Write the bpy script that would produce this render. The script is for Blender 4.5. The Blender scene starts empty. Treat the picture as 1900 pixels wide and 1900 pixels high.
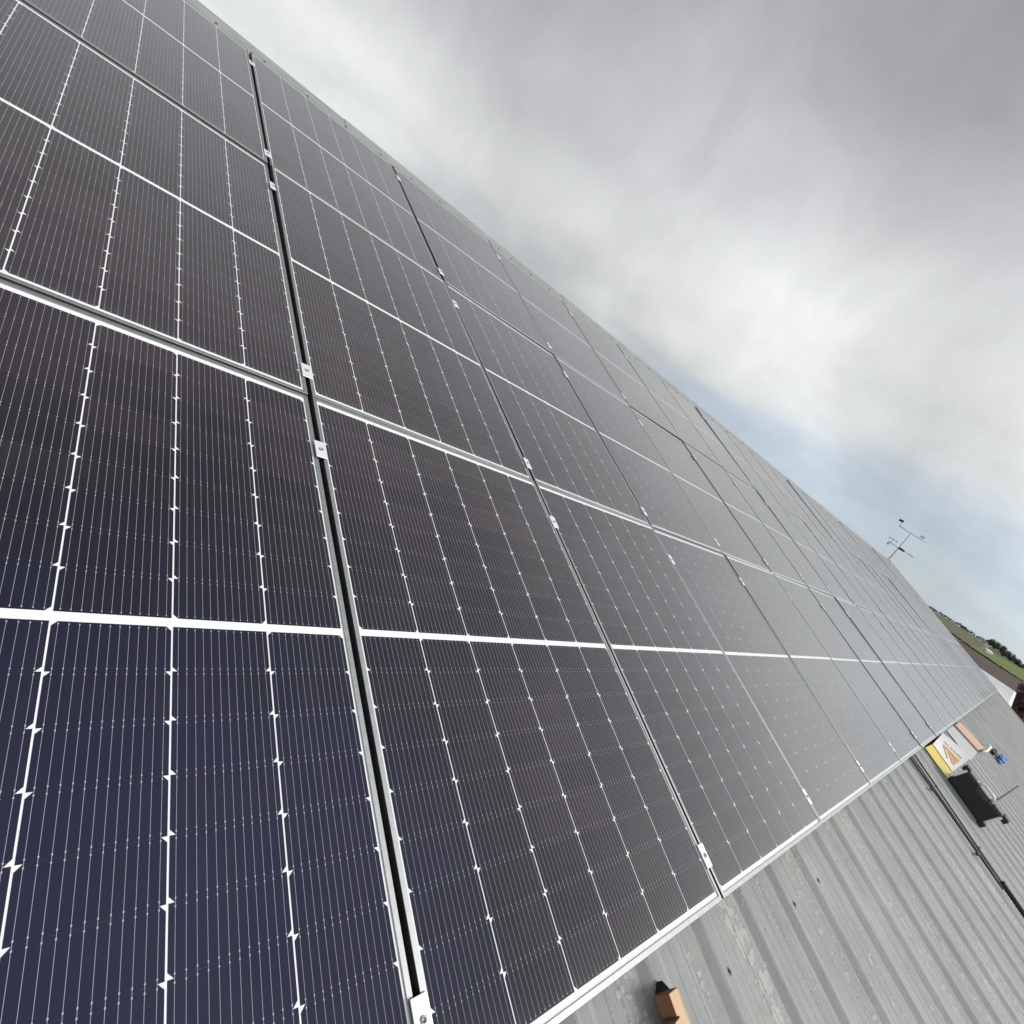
import bpy, bmesh, math, random
import numpy as np
from mathutils import Vector, Matrix

random.seed(7)
scene = bpy.context.scene
COL = scene.collection
R = math.radians

# ------------------------------------------------------------------ camera, sky, sun, exposure
SLOPE = R(20.0)                                   # pitch of the barn roof
ROOF = Matrix.Rotation(SLOPE, 4, 'X')             # roof plane coordinates (x along eaves, y up the slope, z out) -> world
CAM_P = Vector((0.4181, 0.2640, 1.0472))          # camera in roof coordinates
RR = Matrix(((0.67412667, -0.31793679, 0.6666854),
             (0.20741685, -0.78480713, -0.58400002),
             (0.70889455, 0.53197178, -0.46311397)))
cam_data = bpy.data.cameras.new('camera')
cam = bpy.data.objects.new('camera', cam_data)
COL.objects.link(cam)
cx, cy, cz = Vector(RR[0]), -Vector(RR[1]), -Vector(RR[2])
m = Matrix(((cx.x, cy.x, cz.x, CAM_P.x), (cx.y, cy.y, cz.y, CAM_P.y), (cx.z, cy.z, cz.z, CAM_P.z), (0, 0, 0, 1)))
cam.matrix_world = ROOF @ m
cam_data.sensor_width = 36.0
cam_data.sensor_fit = 'HORIZONTAL'
cam_data.lens = 36.0 * 1000.8 / 1900.0
cam_data.clip_start = 0.02
cam_data.clip_end = 9000.0
scene.camera = cam
CAM_W = ROOF @ CAM_P

SUN_EL, SUN_AZ = R(38), R(-50)
sun_dir = Vector((math.cos(SUN_EL) * math.cos(SUN_AZ), math.cos(SUN_EL) * math.sin(SUN_AZ), math.sin(SUN_EL)))
sd = bpy.data.lights.new('sun', 'SUN')
sd.energy = 1.3
sd.angle = R(18)
sd.color = (1.0, 0.97, 0.93)
sun = bpy.data.objects.new('sun', sd)
sun.rotation_euler = (-sun_dir).to_track_quat('-Z', 'Y').to_euler()
COL.objects.link(sun)

scene.view_settings.view_transform = 'Standard'
scene.view_settings.look = 'None'
scene.view_settings.gamma = 1.0
scene.view_settings.use_curve_mapping = False
scene.view_settings.exposure = 0.70

world = bpy.data.worlds.new('World')
scene.world = world
world.use_nodes = True


class NT:
    """small helper round a node tree"""
    def __init__(self, tree):
        self.t = tree
        tree.nodes.clear()

    def n(self, kind, ins=None, **kw):
        nd = self.t.nodes.new(kind)
        for k, v in kw.items():
            setattr(nd, k, v)
        if ins:
            for k, v in ins.items():
                s = nd.inputs[k]
                if hasattr(v, 'is_output') or isinstance(v, bpy.types.NodeSocket):
                    self.t.links.new(v, s)
                else:
                    s.default_value = v
        return nd

    def math(self, op, a, b=0.0, c=None, clamp=False):
        ins = {0: a, 1: b}
        if c is not None:
            ins[2] = c
        return self.n('ShaderNodeMath', ins, operation=op, use_clamp=clamp).outputs[0]

    def mix(self, f, a, b, blend='MIX'):
        nd = self.n('ShaderNodeMix', None, data_type='RGBA', blend_type=blend)
        for idx, v in ((0, f), (6, a), (7, b)):
            if isinstance(v, bpy.types.NodeSocket):
                self.t.links.new(v, nd.inputs[idx])
            else:
                nd.inputs[idx].default_value = v
        return nd.outputs[2]

    def ramp(self, f, stops, interp='LINEAR'):
        nd = self.n('ShaderNodeValToRGB', {0: f})
        cr = nd.color_ramp
        cr.interpolation = interp
        while len(cr.elements) > 1:
            cr.elements.remove(cr.elements[0])
        cr.elements[0].position = stops[0][0]
        cr.elements[0].color = stops[0][1]
        for pz, c in stops[1:]:
            e = cr.elements.new(pz)
            e.color = c
        return nd.outputs[0]

    def noise(self, vec, scale, detail=4, rough=0.55, dist=0.0):
        return self.n('ShaderNodeTexNoise', {'Vector': vec, 'Scale': scale, 'Detail': detail, 'Roughness': rough,
                                             'Distortion': dist}).outputs[0]


def g(v, a=1.0):
    return (v, v, v, a) if not isinstance(v, tuple) else (*v, a)


w = NT(world.node_tree)
SKY_K = 0.10
sky = w.n('ShaderNodeTexSky', None, sky_type='NISHITA', sun_disc=False, sun_elevation=SUN_EL,
          sun_rotation=math.pi / 2 - SUN_AZ, altitude=100.0, air_density=1.0, dust_density=2.0, ozone_density=1.0)
tc = w.n('ShaderNodeTexCoord').outputs['Generated']
sep = w.n('ShaderNodeSeparateXYZ', {0: tc})
zz = w.math('MAXIMUM', sep.outputs[2], 0.0)
# cloud layer seen in perspective: project the direction on a high plane
den = w.math('ADD', zz, 0.16)
px_ = w.math('DIVIDE', sep.outputs[0], den)
py_ = w.math('DIVIDE', sep.outputs[1], den)
proj = w.n('ShaderNodeCombineXYZ', {0: px_, 1: py_, 2: 0.0}).outputs[0]
big_map = w.n('ShaderNodeMapping', {'Vector': proj, 'Location': (-17.747, 14.464, 0.0)}, name='big_map').outputs[0]
big = w.noise(big_map, 0.55, 2, 0.5, 0.2)
warp = w.n('ShaderNodeTexNoise', {'Vector': proj, 'Scale': 1.3, 'Detail': 2.0}).outputs[1]
warp = w.n('ShaderNodeVectorMath', {0: warp, 1: (0.35, 0.35, 0.0)}, operation='MULTIPLY').outputs[0]
pw = w.n('ShaderNodeVectorMath', {0: proj, 1: warp}, operation='ADD').outputs[0]
wisp_map = w.n('ShaderNodeMapping', {'Vector': pw, 'Rotation': (0, 0, R(1.6)), 'Scale': (1.0, 1.15, 1.0), 'Location': (2.845, -11.73, 0.0)}, name='wisp_map').outputs[0]
wisp = w.noise(wisp_map, 0.9, 6, 0.5, 0.1)
el = w.math('ADD', zz, w.math('MULTIPLY', sep.outputs[1], 0.12))
el = w.math('ADD', el, w.math('MULTIPLY', w.math('SUBTRACT', big, 0.5), 0.28))
el = w.math('ADD', el, w.math('MULTIPLY', w.math('SUBTRACT', wisp, 0.5), 0.16))
K = 1.0 / SKY_K


def sk(r, gg, b):      # picture colour (0..255) -> radiance before the world strength
    f = lambda c: ((c / 255.0 + 0.055) / 1.055) ** 2.4
    e = 2 ** 0.70
    return (f(r) * 1.045 / e, f(gg) * 1.035 / e, f(b) * 1.01 / e, 1.0)


cloud = w.ramp(el, [(0.0, sk(196, 206, 209)), (0.03, sk(191, 203, 210)), (0.07, sk(180, 195, 209)),
                    (0.14, sk(184, 197, 212)), (0.20, sk(205, 210, 215)), (0.27, sk(226, 229, 227)),
                    (0.34, sk(216, 219, 220)), (0.43, sk(188, 190, 195)), (0.54, sk(163, 165, 170)),
                    (0.75, sk(154, 156, 161)), (1.0, sk(166, 168, 173))], 'B_SPLINE')
fine = w.ramp(wisp, [(0.25, g(0.90)), (0.5, g(1.0)), (0.75, g(1.11))])
# the overcast is brighter towards the sun's side and overhead
glow = w.math('ADD', w.math('MULTIPLY', sep.outputs[0], sun_dir.x), w.math('MULTIPLY', sep.outputs[1], sun_dir.y))
glow = w.math('ADD', glow, w.math('MULTIPLY', sep.outputs[2], sun_dir.z))
glow = w.n('ShaderNodeMapRange', {0: glow, 1: 0.35, 2: 1.0, 3: 1.0, 4: 2.35}, interpolation_type='SMOOTHSTEP').outputs[0]
cloud_gain = glow
puff_map = w.n('ShaderNodeMapping', {'Vector': tc, 'Scale': (1.0, 1.0, 0.8), 'Rotation': (0.10, 0.15, 0.0)}).outputs[0]
puff = w.noise(puff_map, 5.0, 7, 0.60, 0.35)
cloud = w.mix(1.0, cloud, fine, 'MULTIPLY')
cloud = w.mix(1.0, cloud, w.ramp(puff, [(0.25, g(0.85)), (0.5, g(1.0)), (0.75, g(1.15))]), 'MULTIPLY')
cloud = w.n('ShaderNodeVectorMath', {0: cloud, 3: cloud_gain}, operation='SCALE').outputs[0]
# broad banks of thicker and thinner cloud: direction, strength (log of brightness)
BANKS = [(0.256, 0.942, 0.219, 0.103), (0.998, 0.045, 0.034, 0.026), (0.701, 0.418, 0.578, -0.150), (0.795, 0.587, 0.150, -0.129), (0.547, 0.726, 0.417, 0.111), (0.929, 0.219, 0.298, -0.150), (0.575, 0.800, 0.170, -0.276), (0.923, 0.373, 0.091, 0.192), (0.809, 0.469, 0.354, 0.098), (0.391, 0.853, 0.347, 0.015), (0.654, 0.608, 0.449, 0.164), (0.978, 0.159, 0.136, -0.135), (0.123, 0.978, 0.170, 0.040), (0.857, 0.342, 0.385, 0.108), (0.860, 0.456, 0.230, 0.036), (0.540, 0.786, 0.301, 0.056), (0.765, 0.586, 0.268, 0.083), (0.633, 0.732, 0.251, -0.049)]
acc = None
for (bx, by, bz_, st_) in BANKS:
    dt_ = w.n('ShaderNodeVectorMath', {0: tc, 1: (bx, by, bz_)}, operation='DOT_PRODUCT').outputs['Value']
    gb = w.math('EXPONENT', w.math('MULTIPLY', w.math('SUBTRACT', dt_, 1.0), 42.0))
    acc = w.math('MULTIPLY_ADD', gb, st_, acc if acc is not None else 0.0)
if acc is not None:
    cloud = w.n('ShaderNodeVectorMath', {0: cloud, 3: w.math('EXPONENT', acc)}, operation='SCALE').outputs[0]
cloud = w.n('ShaderNodeVectorMath', {0: cloud, 1: (K, K, K)}, operation='MULTIPLY').outputs[0]
skymix = w.mix(0.975, sky.outputs[0], cloud)
bg = w.n('ShaderNodeBackground', {'Color': skymix, 'Strength': SKY_K})
w.n('ShaderNodeOutputWorld', {'Surface': bg.outputs[0]})


# ------------------------------------------------------------------ mesh helpers
def new_obj(name, mesh, mats, parent=None, matrix=None, **props):
    o = bpy.data.objects.new(name, mesh)
    if mats is not None and not mesh.materials:
        for mm in (mats if isinstance(mats, (list, tuple)) else [mats]):
            mesh.materials.append(mm)
    COL.objects.link(o)
    if parent is not None:
        o.parent = parent
    if matrix is not None:
        if parent is None:
            o.matrix_world = matrix
        else:
            o.matrix_local = matrix
    for k, v in props.items():
        o[k] = v
    return o


def empty(name, matrix=None, **props):
    o = bpy.data.objects.new(name, None)
    COL.objects.link(o)
    if matrix is not None:
        o.matrix_world = matrix
    o.empty_display_size = 0.1
    for k, v in props.items():
        o[k] = v
    return o


class MB:
    """collects vertices and faces"""
    def __init__(self):
        self.v, self.f, self.mi = [], [], []

    def add(self, vs, fs, mi=0):
        k = len(self.v)
        self.v += [tuple(q) for q in vs]
        self.f += [tuple(i + k for i in f) for f in fs]
        self.mi += [mi] * len(fs)

    def box(self, x0, x1, y0, y1, z0, z1, mi=0):
        self.add([(x0, y0, z0), (x1, y0, z0), (x1, y1, z0), (x0, y1, z0), (x0, y0, z1), (x1, y0, z1), (x1, y1, z1), (x0, y1, z1)],
                 [(0, 3, 2, 1), (4, 5, 6, 7), (0, 1, 5, 4), (1, 2, 6, 5), (2, 3, 7, 6), (3, 0, 4, 7)], mi)

    def prism(self, poly, z0, z1, mi=0):
        n = len(poly)
        zt = z1 if isinstance(z1, (list, tuple)) else [z1] * n
        zb = z0 if isinstance(z0, (list, tuple)) else [z0] * n
        self.add([(x, y, zb[i]) for i, (x, y) in enumerate(poly)] + [(x, y, zt[i]) for i, (x, y) in enumerate(poly)],
                 [tuple(range(n - 1, -1, -1)), tuple(range(n, 2 * n))] + [(i, (i + 1) % n, n + (i + 1) % n, n + i) for i in range(n)], mi)

    def tube(self, pts, r, seg=10, mi=0, caps=True):
        pts = [Vector(q) for q in pts]
        rs = r if isinstance(r, (list, tuple)) else [r] * len(pts)
        rings = []
        up = None
        for i, q in enumerate(pts):
            d = (pts[min(i + 1, len(pts) - 1)] - pts[max(i - 1, 0)]).normalized()
            if up is None:
                up = d.orthogonal().normalized()
            else:
                up = (up - d * up.dot(d)).normalized()
            s = d.cross(up)
            rings.append([q + (up * math.cos(a) + s * math.sin(a)) * rs[i] for a in [2 * math.pi * k / seg for k in range(seg)]])
        vs = [p for ring in rings for p in ring]
        fs = []
        for i in range(len(rings) - 1):
            for k in range(seg):
                a, b = i * seg + k, i * seg + (k + 1) % seg
                fs.append((a, b, b + seg, a + seg))
        if caps:
            fs.append(tuple(range(seg - 1, -1, -1)))
            fs.append(tuple(range(len(vs) - seg, len(vs))))
        self.add(vs, fs, mi)

    def mesh(self, name, smooth=False):
        me = bpy.data.meshes.new(name)
        me.from_pydata(self.v, [], self.f)
        if any(self.mi):
            me.polygons.foreach_set('material_index', self.mi)
        if smooth:
            me.polygons.foreach_set('use_smooth', [True] * len(me.polygons))
        me.update()
        return me


def bevel(me, width, seg=2, angle=30):
    bm = bmesh.new()
    bm.from_mesh(me)
    bmesh.ops.remove_doubles(bm, verts=bm.verts, dist=1e-6)
    bmesh.ops.recalc_face_normals(bm, faces=bm.faces)
    ed = [e for e in bm.edges if len(e.link_faces) == 2 and e.calc_face_angle(0) > R(angle)]
    bmesh.ops.bevel(bm, geom=ed, offset=width, segments=seg, affect='EDGES', profile=0.5)
    bm.to_mesh(me)
    bm.free()
    return me


def rm(x=0, y=0, z=0, rot=None):          # place on the roof plane
    mm = ROOF @ Matrix.Translation((x, y, z))
    if rot is not None:
        mm = mm @ rot
    return mm


# ------------------------------------------------------------------ materials
def mat(name, color=None, rough=0.6, metal=0.0, spec=0.5, build=None):
    mt = bpy.data.materials.new(name)
    mt.use_nodes = True
    t = NT(mt.node_tree)
    b = t.n('ShaderNodeBsdfPrincipled', {'Roughness': rough, 'Metallic': metal, 'Specular IOR Level': spec})
    if color is not None:
        b.inputs['Base Color'].default_value = g(color)
    out = t.n('ShaderNodeOutputMaterial', {'Surface': b.outputs[0]})
    if build:
        build(t, b, out)
    return mt


def obj_vec(t):
    return t.n('ShaderNodeTexCoord').outputs['Object']


def pos_vec(t):
    return t.n('ShaderNodeNewGeometry').outputs['Position']


def bump(t, b, h, strength=0.3, dist=0.01):
    bp = t.n('ShaderNodeBump', {'Height': h, 'Strength': strength, 'Distance': dist})
    t.t.links.new(bp.outputs[0], b.inputs['Normal'])


GLASS_ROUGH = 0.10


def glass_top(t, b, out=None, bias=0.0):
    """front glass: clear coat, a thin dusty film (its path grows with the viewing slant), dried run-off, a little waviness"""
    p = pos_vec(t)
    rp = t.n('ShaderNodeMapping', {'Vector': p, 'Rotation': (-SLOPE, 0, 0)}).outputs[0]
    sp = t.n('ShaderNodeSeparateXYZ', {0: rp})
    n1 = t.noise(p, 2.3, 5, 0.6)
    r_ = t.n('ShaderNodeMapRange', {0: n1, 1: 0.3, 2: 0.7, 3: GLASS_ROUGH - 0.03, 4: GLASS_ROUGH + 0.05}).outputs[0]
    t.t.links.new(r_, b.inputs['Roughness'])
    b.inputs['IOR'].default_value = 1.43
    b.inputs['Sheen Weight'].default_value = 1.0
    b.inputs['Sheen Roughness'].default_value = 0.30
    # slow waviness of the rolled glass
    wv = t.noise(t.n('ShaderNodeMapping', {'Vector': rp, 'Scale': (1.0, 0.5, 1.0)}).outputs[0], 1.6, 2, 0.5)
    bump(t, b, wv, 0.20, 0.010)
    # dust film
    geo = t.n('ShaderNodeNewGeometry')
    cosv = t.math('MAXIMUM', t.n('ShaderNodeVectorMath', {0: geo.outputs['Incoming'], 1: geo.outputs['Normal']}, operation='DOT_PRODUCT').outputs['Value'], 0.03)
    drip = t.noise(t.n('ShaderNodeMapping', {'Vector': rp, 'Scale': (22.0, 1.1, 1.0)}).outputs[0], 1.0, 4, 0.6)
    drip = t.ramp(drip, [(0.45, g(0.0)), (0.75, g(1.0))])
    ym = t.math('MULTIPLY', t.math('FRACT', t.math('DIVIDE', t.math('SUBTRACT', sp.outputs[1], 0.014), PY_)), PY_)
    edge = t.math('MULTIPLY', t.math('POWER', 2.718, t.math('DIVIDE', ym, -0.025)), t.noise(rp, 35.0, 4, 0.6))
    blot = t.noise(rp, 9.0, 5, 0.65)
    tau = t.math('MULTIPLY', t.math('ADD', 0.35, t.math('ADD', t.math('MULTIPLY', n1, 0.7), t.math('ADD', t.math('MULTIPLY', drip, 0.55), t.math('MULTIPLY', blot, 0.5)))), 0.0125)
    tau = t.math('ADD', tau, t.math('MULTIPLY', edge, 0.10))
    fac = t.math('SUBTRACT', 1.0, t.math('POWER', 2.718, t.math('DIVIDE', tau, t.math('MULTIPLY', cosv, -1.0))))
    dust = t.n('ShaderNodeBsdfDiffuse', {'Color': (0.44, 0.43, 0.41, 1)})
    mx = t.n('ShaderNodeMixShader', {0: fac, 1: b.outputs[0], 2: dust.outputs[0]})
    if out is not None:
        t.t.links.new(mx.outputs[0], out.inputs[0])
    return n1


PY_ = 1.730


def build_cell(t, b, out):
    glass_top(t, b, out)
    rnd = t.n('ShaderNodeObjectInfo').outputs['Random']
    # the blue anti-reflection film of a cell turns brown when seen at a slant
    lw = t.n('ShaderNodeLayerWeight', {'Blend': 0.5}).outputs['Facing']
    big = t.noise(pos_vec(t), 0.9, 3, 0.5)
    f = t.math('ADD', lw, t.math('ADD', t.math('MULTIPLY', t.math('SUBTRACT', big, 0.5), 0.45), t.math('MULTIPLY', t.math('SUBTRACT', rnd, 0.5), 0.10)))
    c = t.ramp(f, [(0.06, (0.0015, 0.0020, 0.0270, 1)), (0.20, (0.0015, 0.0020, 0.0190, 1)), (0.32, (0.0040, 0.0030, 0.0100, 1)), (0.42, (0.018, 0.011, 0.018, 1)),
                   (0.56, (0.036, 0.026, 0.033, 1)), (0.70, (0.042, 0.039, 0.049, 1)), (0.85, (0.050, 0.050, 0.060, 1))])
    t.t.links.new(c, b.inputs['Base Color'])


def build_backsheet(t, b, out):
    glass_top(t, b, out)
    n = t.noise(pos_vec(t), 30, 4)
    c = t.ramp(n, [(0.3, (0.84, 0.85, 0.86, 1)), (0.7, (0.88, 0.89, 0.90, 1))])
    t.t.links.new(c, b.inputs['Base Color'])


def build_alu(t, b, out):
    v = t.n('ShaderNodeMapping', {'Vector': obj_vec(t), 'Scale': (1, 1, 1)}).outputs[0]
    n = t.noise(v, 60, 5, 0.6)
    c = t.ramp(n, [(0.25, (0.36, 0.37, 0.37, 1)), (0.75, (0.46, 0.47, 0.47, 1))])
    t.t.links.new(c, b.inputs['Base Color'])
    t.t.links.new(t.n('ShaderNodeMapRange', {0: n, 3: 0.46, 4: 0.60}).outputs[0], b.inputs['Roughness'])


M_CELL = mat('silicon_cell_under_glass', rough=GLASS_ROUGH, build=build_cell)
M_BACK = mat('white_backsheet_under_glass', rough=GLASS_ROUGH, build=build_backsheet)
def build_wire(t, b, out):
    glass_top(t, b, out)
    b.inputs['Base Color'].default_value = (0.37, 0.37, 0.40, 1)


M_WIRE = mat('silver_ribbon_under_glass', rough=GLASS_ROUGH, build=build_wire)
M_ALU = mat('anodised_aluminium', rough=0.3, metal=1.0, build=build_alu)
M_CLAMP = mat('bright_aluminium_clamp', (0.86, 0.87, 0.88), rough=0.38, metal=0.35)
M_STEEL = mat('dull_steel', (0.35, 0.35, 0.36), rough=0.4, metal=0.9)


def build_roof(t, b, out):
    co = t.n('ShaderNodeTexCoord').outputs['Object']
    s = t.n('ShaderNodeSeparateXYZ', {0: co})
    rnd = t.n('ShaderNodeObjectInfo').outputs['Random']
    off = t.n('ShaderNodeCombineXYZ', {0: t.math('MULTIPLY', rnd, 37.0), 1: t.math('MULTIPLY', rnd, 91.0), 2: 0.0}).outputs[0]
    v = t.n('ShaderNodeVectorMath', {0: co, 1: off}, operation='ADD').outputs[0]
    base = t.noise(v, 3.0, 6, 0.6)
    c = t.ramp(base, [(0.25, (0.25, 0.26, 0.258, 1)), (0.5, (0.31, 0.318, 0.31, 1)), (0.75, (0.37, 0.375, 0.36, 1))])
    # run-off streaks down the slope
    sv = t.n('ShaderNodeMapping', {'Vector': v, 'Scale': (26.0, 0.9, 1.0)}).outputs[0]
    st = t.noise(sv, 1.0, 5, 0.62)
    c = t.mix(t.math('MULTIPLY', t.ramp(st, [(0.42, g(0.0)), (0.72, g(1.0))]), 0.30), c, (0.22, 0.23, 0.225, 1))
    st2 = t.noise(t.n('ShaderNodeMapping', {'Vector': v, 'Scale': (14.0, 0.5, 1.0), 'Location': (3.1, 7.0, 0)}).outputs[0], 1.0, 4, 0.6)
    c = t.mix(t.math('MULTIPLY', t.ramp(st2, [(0.5, g(0.0)), (0.75, g(1.0))]), 0.35), c, (0.48, 0.485, 0.47, 1))
    # algae tint
    al = t.noise(v, 1.1, 3, 0.5)
    c = t.mix(t.math('MULTIPLY', t.ramp(al, [(0.45, g(0.0)), (0.75, g(1.0))]), 0.25), c, (0.31, 0.345, 0.28, 1))
    # crusty pale deposits: gather in the foot of the ribs, thick in some lanes and missing in others
    px = t.math('FRACT', t.math('DIVIDE', s.outputs[0], PITCH_))
    foot = t.ramp(px, [(0.0, g(0.55)), (0.10, g(0.30)), (0.20, g(0.05)), (0.45, g(0.0)), (0.60, g(0.35)), (0.74, g(0.95)), (0.88, g(1.0)), (1.0, g(0.60))])
    lane = t.noise(t.n('ShaderNodeMapping', {'Vector': v, 'Scale': (3.0, 0.9, 1.0), 'Location': (9, 2, 0)}).outputs[0], 1.0, 3, 0.5)
    wob = t.n('ShaderNodeTexNoise', {'Vector': v, 'Scale': 55.0, 'Detail': 3.0}).outputs[1]
    wob = t.n('ShaderNodeVectorMath', {0: wob, 1: (0.03, 0.03, 0.0)}, operation='MULTIPLY').outputs[0]
    vv = t.n('ShaderNodeVectorMath', {0: v, 1: wob}, operation='ADD').outputs[0]
    vor = t.n('ShaderNodeTexVoronoi', {'Vector': vv, 'Scale': 48.0}, feature='F1').outputs[0]
    sel = t.noise(v, 22.0, 5, 0.7)
    spot = t.math('ADD', t.math('MULTIPLY', sel, 0.8), t.math('ADD', t.math('MULTIPLY', lane, 0.55), t.math('MULTIPLY', foot, 0.13)))
    spot = t.math('SUBTRACT', spot, t.math('MULTIPLY', vor, 0.25))
    lich = t.ramp(spot, [(0.72, g(0.0)), (0.77, g(1.0))])
    c = t.mix(t.math('MULTIPLY', lich, 0.52), c, (0.52, 0.53, 0.50, 1))
    halo = t.ramp(spot, [(0.60, g(0.0)), (0.72, g(1.0)), (0.78, g(0.3))])
    c = t.mix(t.math('MULTIPLY', halo, 0.20), c, (0.22, 0.23, 0.21, 1))
    # bright highlights along the high rib edges, painted in as pale lines
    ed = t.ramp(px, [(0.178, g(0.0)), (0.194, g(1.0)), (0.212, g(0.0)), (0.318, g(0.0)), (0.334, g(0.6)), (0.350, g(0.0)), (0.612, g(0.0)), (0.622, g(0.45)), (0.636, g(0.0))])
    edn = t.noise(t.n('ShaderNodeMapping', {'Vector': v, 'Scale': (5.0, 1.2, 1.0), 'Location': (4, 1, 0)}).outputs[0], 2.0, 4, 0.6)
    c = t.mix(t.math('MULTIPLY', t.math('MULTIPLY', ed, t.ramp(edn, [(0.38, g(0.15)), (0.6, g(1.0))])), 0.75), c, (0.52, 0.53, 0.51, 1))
    # grime that settles against the rib edge
    ln = t.ramp(px, [(0.050, g(0.0)), (0.066, g(1.0)), (0.085, g(0.0)), (0.40, g(0.0)), (0.47, g(0.7)), (0.52, g(0.0)), (0.83, g(0.0)), (0.86, g(0.5)), (0.89, g(0.0))])
    lnn = t.noise(t.n('ShaderNodeMapping', {'Vector': v, 'Scale': (2.0, 2.5, 1.0)}).outputs[0], 3.0, 4, 0.6)
    c = t.mix(t.math('MULTIPLY', t.math('MULTIPLY', ln, t.ramp(lnn, [(0.35, g(0.0)), (0.6, g(1.0))])), 0.55), c, (0.15, 0.155, 0.145, 1))
    # small dark specks
    dk = t.noise(v, 120.0, 2, 0.5)
    c = t.mix(t.math('MULTIPLY', t.ramp(dk, [(0.66, g(0.0)), (0.72, g(1.0))]), 0.4), c, (0.10, 0.10, 0.09, 1))
    t.t.links.new(c, b.inputs['Base Color'])
    gr = t.noise(v, 220.0, 3, 0.6)
    h = t.math('ADD', t.math('MULTIPLY', gr, 0.35), t.math('ADD', t.math('MULTIPLY', lich, 0.8), t.math('MULTIPLY', st, 0.4)))
    bump(t, b, h, 0.55, 0.004)


PITCH_ = 0.338
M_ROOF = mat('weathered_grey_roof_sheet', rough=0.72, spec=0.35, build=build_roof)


def build_noisy(c0, c1, scale=8.0, detail=5, bs=0.0, stretch=(1, 1, 1), coord='Object'):
    def f(t, b, out):
        v = t.n('ShaderNodeTexCoord').outputs[coord] if coord != 'World' else pos_vec(t)
        v = t.n('ShaderNodeMapping', {'Vector': v, 'Scale': stretch}).outputs[0]
        n = t.noise(v, scale, detail, 0.6)
        t.t.links.new(t.ramp(n, [(0.3, g(c0)), (0.7, g(c1))]), b.inputs['Base Color'])
        if bs:
            bump(t, b, n, bs, 0.01)
    return f


M_CAP = mat('grey_ridge_flashing', rough=0.55, build=build_noisy((0.25, 0.265, 0.25), (0.36, 0.37, 0.35), 5, stretch=(1, 6, 1)))
M_RUBBER = mat('black_rubber', (0.012, 0.012, 0.013), rough=0.6)
M_CABLE = mat('black_cable', (0.014, 0.014, 0.015), rough=0.45)
M_WOOD = mat('raw_pine', rough=0.7, spec=0.3, build=build_noisy((0.60, 0.40, 0.24), (0.74, 0.53, 0.34), 9, stretch=(14, 1, 14), bs=0.15))
M_WOODSHADE = mat('shaded_pine_side', rough=0.8, spec=0.2, build=build_noisy((0.22, 0.11, 0.06), (0.34, 0.18, 0.09), 12, stretch=(14, 1, 14)))
M_WHITECARD = mat('white_card', rough=0.6, build=build_noisy((0.76, 0.75, 0.72), (0.83, 0.82, 0.79), 6))
M_YELLOW = mat('yellow_card', rough=0.5, build=build_noisy((0.78, 0.60, 0.08), (0.84, 0.66, 0.11), 8))
M_ORANGE = mat('orange_print', (0.72, 0.38, 0.10), rough=0.55)
M_GREYPRINT = mat('grey_print', (0.16, 0.17, 0.17), rough=0.6)
M_BROWNCARD = mat('brown_card', rough=0.8, build=build_noisy((0.17, 0.085, 0.03), (0.28, 0.15, 0.05), 20))
M_CASE = mat('black_case_plastic', rough=0.5, build=build_noisy((0.010, 0.010, 0.013), (0.018, 0.018, 0.022), 60, bs=0.1))
M_CASE2 = mat('dark_grey_moulding', rough=0.55, build=build_noisy((0.030, 0.032, 0.033), (0.060, 0.062, 0.062), 25))
M_PALEPLASTIC = mat('pale_plastic', (0.88, 0.88, 0.87), rough=0.35)
M_PEACH = mat('peach_board', rough=0.7, build=build_noisy((0.50, 0.31, 0.20), (0.60, 0.40, 0.26), 7))
M_FILM = mat('cloudy_plastic_sheet', rough=0.35, build=build_noisy((0.36, 0.36, 0.345), (0.43, 0.42, 0.40), 5))
M_BLUE = mat('blue_cloth', rough=0.7, build=build_noisy((0.04, 0.20, 0.55), (0.12, 0.40, 0.80), 30))
M_WALL = mat('barn_wall_cladding', rough=0.7, build=build_noisy((0.17, 0.18, 0.17), (0.23, 0.24, 0.22), 2))
M_WHITEROOF = mat('pale_painted_roof', rough=0.55, build=build_noisy((0.88, 0.89, 0.88), (0.94, 0.94, 0.93), 0.35, 4))
M_STATION = mat('weathered_station_metal', (0.62, 0.63, 0.62), rough=0.6, metal=0.0)
M_STATION_D = mat('black_station_plastic', (0.02, 0.02, 0.022), rough=0.5)

ORD = ['zeroth', 'first', 'second', 'third', 'fourth', 'fifth', 'sixth', 'seventh', 'eighth', 'ninth', 'tenth', 'eleventh',
       'twelfth', 'thirteenth', 'fourteenth', 'fifteenth', 'sixteenth', 'seventeenth', 'eighteenth', 'nineteenth',
       'twentieth', 'twenty-first', 'twenty-second', 'twenty-third']
ROWS = ['bottom', 'middle', 'top']

# ------------------------------------------------------------------ solar panels
PW, PH = 1.1390, 1.7260
PX, PY = 1.154, 1.730
NCOL = 23
LIP = 0.0125
CW, CGAP = 0.1812, 0.0032
MX = (PW - 6 * CW - 5 * CGAP) / 2
CL, CP = 0.09172, 0.0918
YB, YM, YT = LIP + 0.014, 0.019, LIP + 0.016
half = 9 * CP
YM = PH - YB - YT - 2 * half
WIRES = 12

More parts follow.
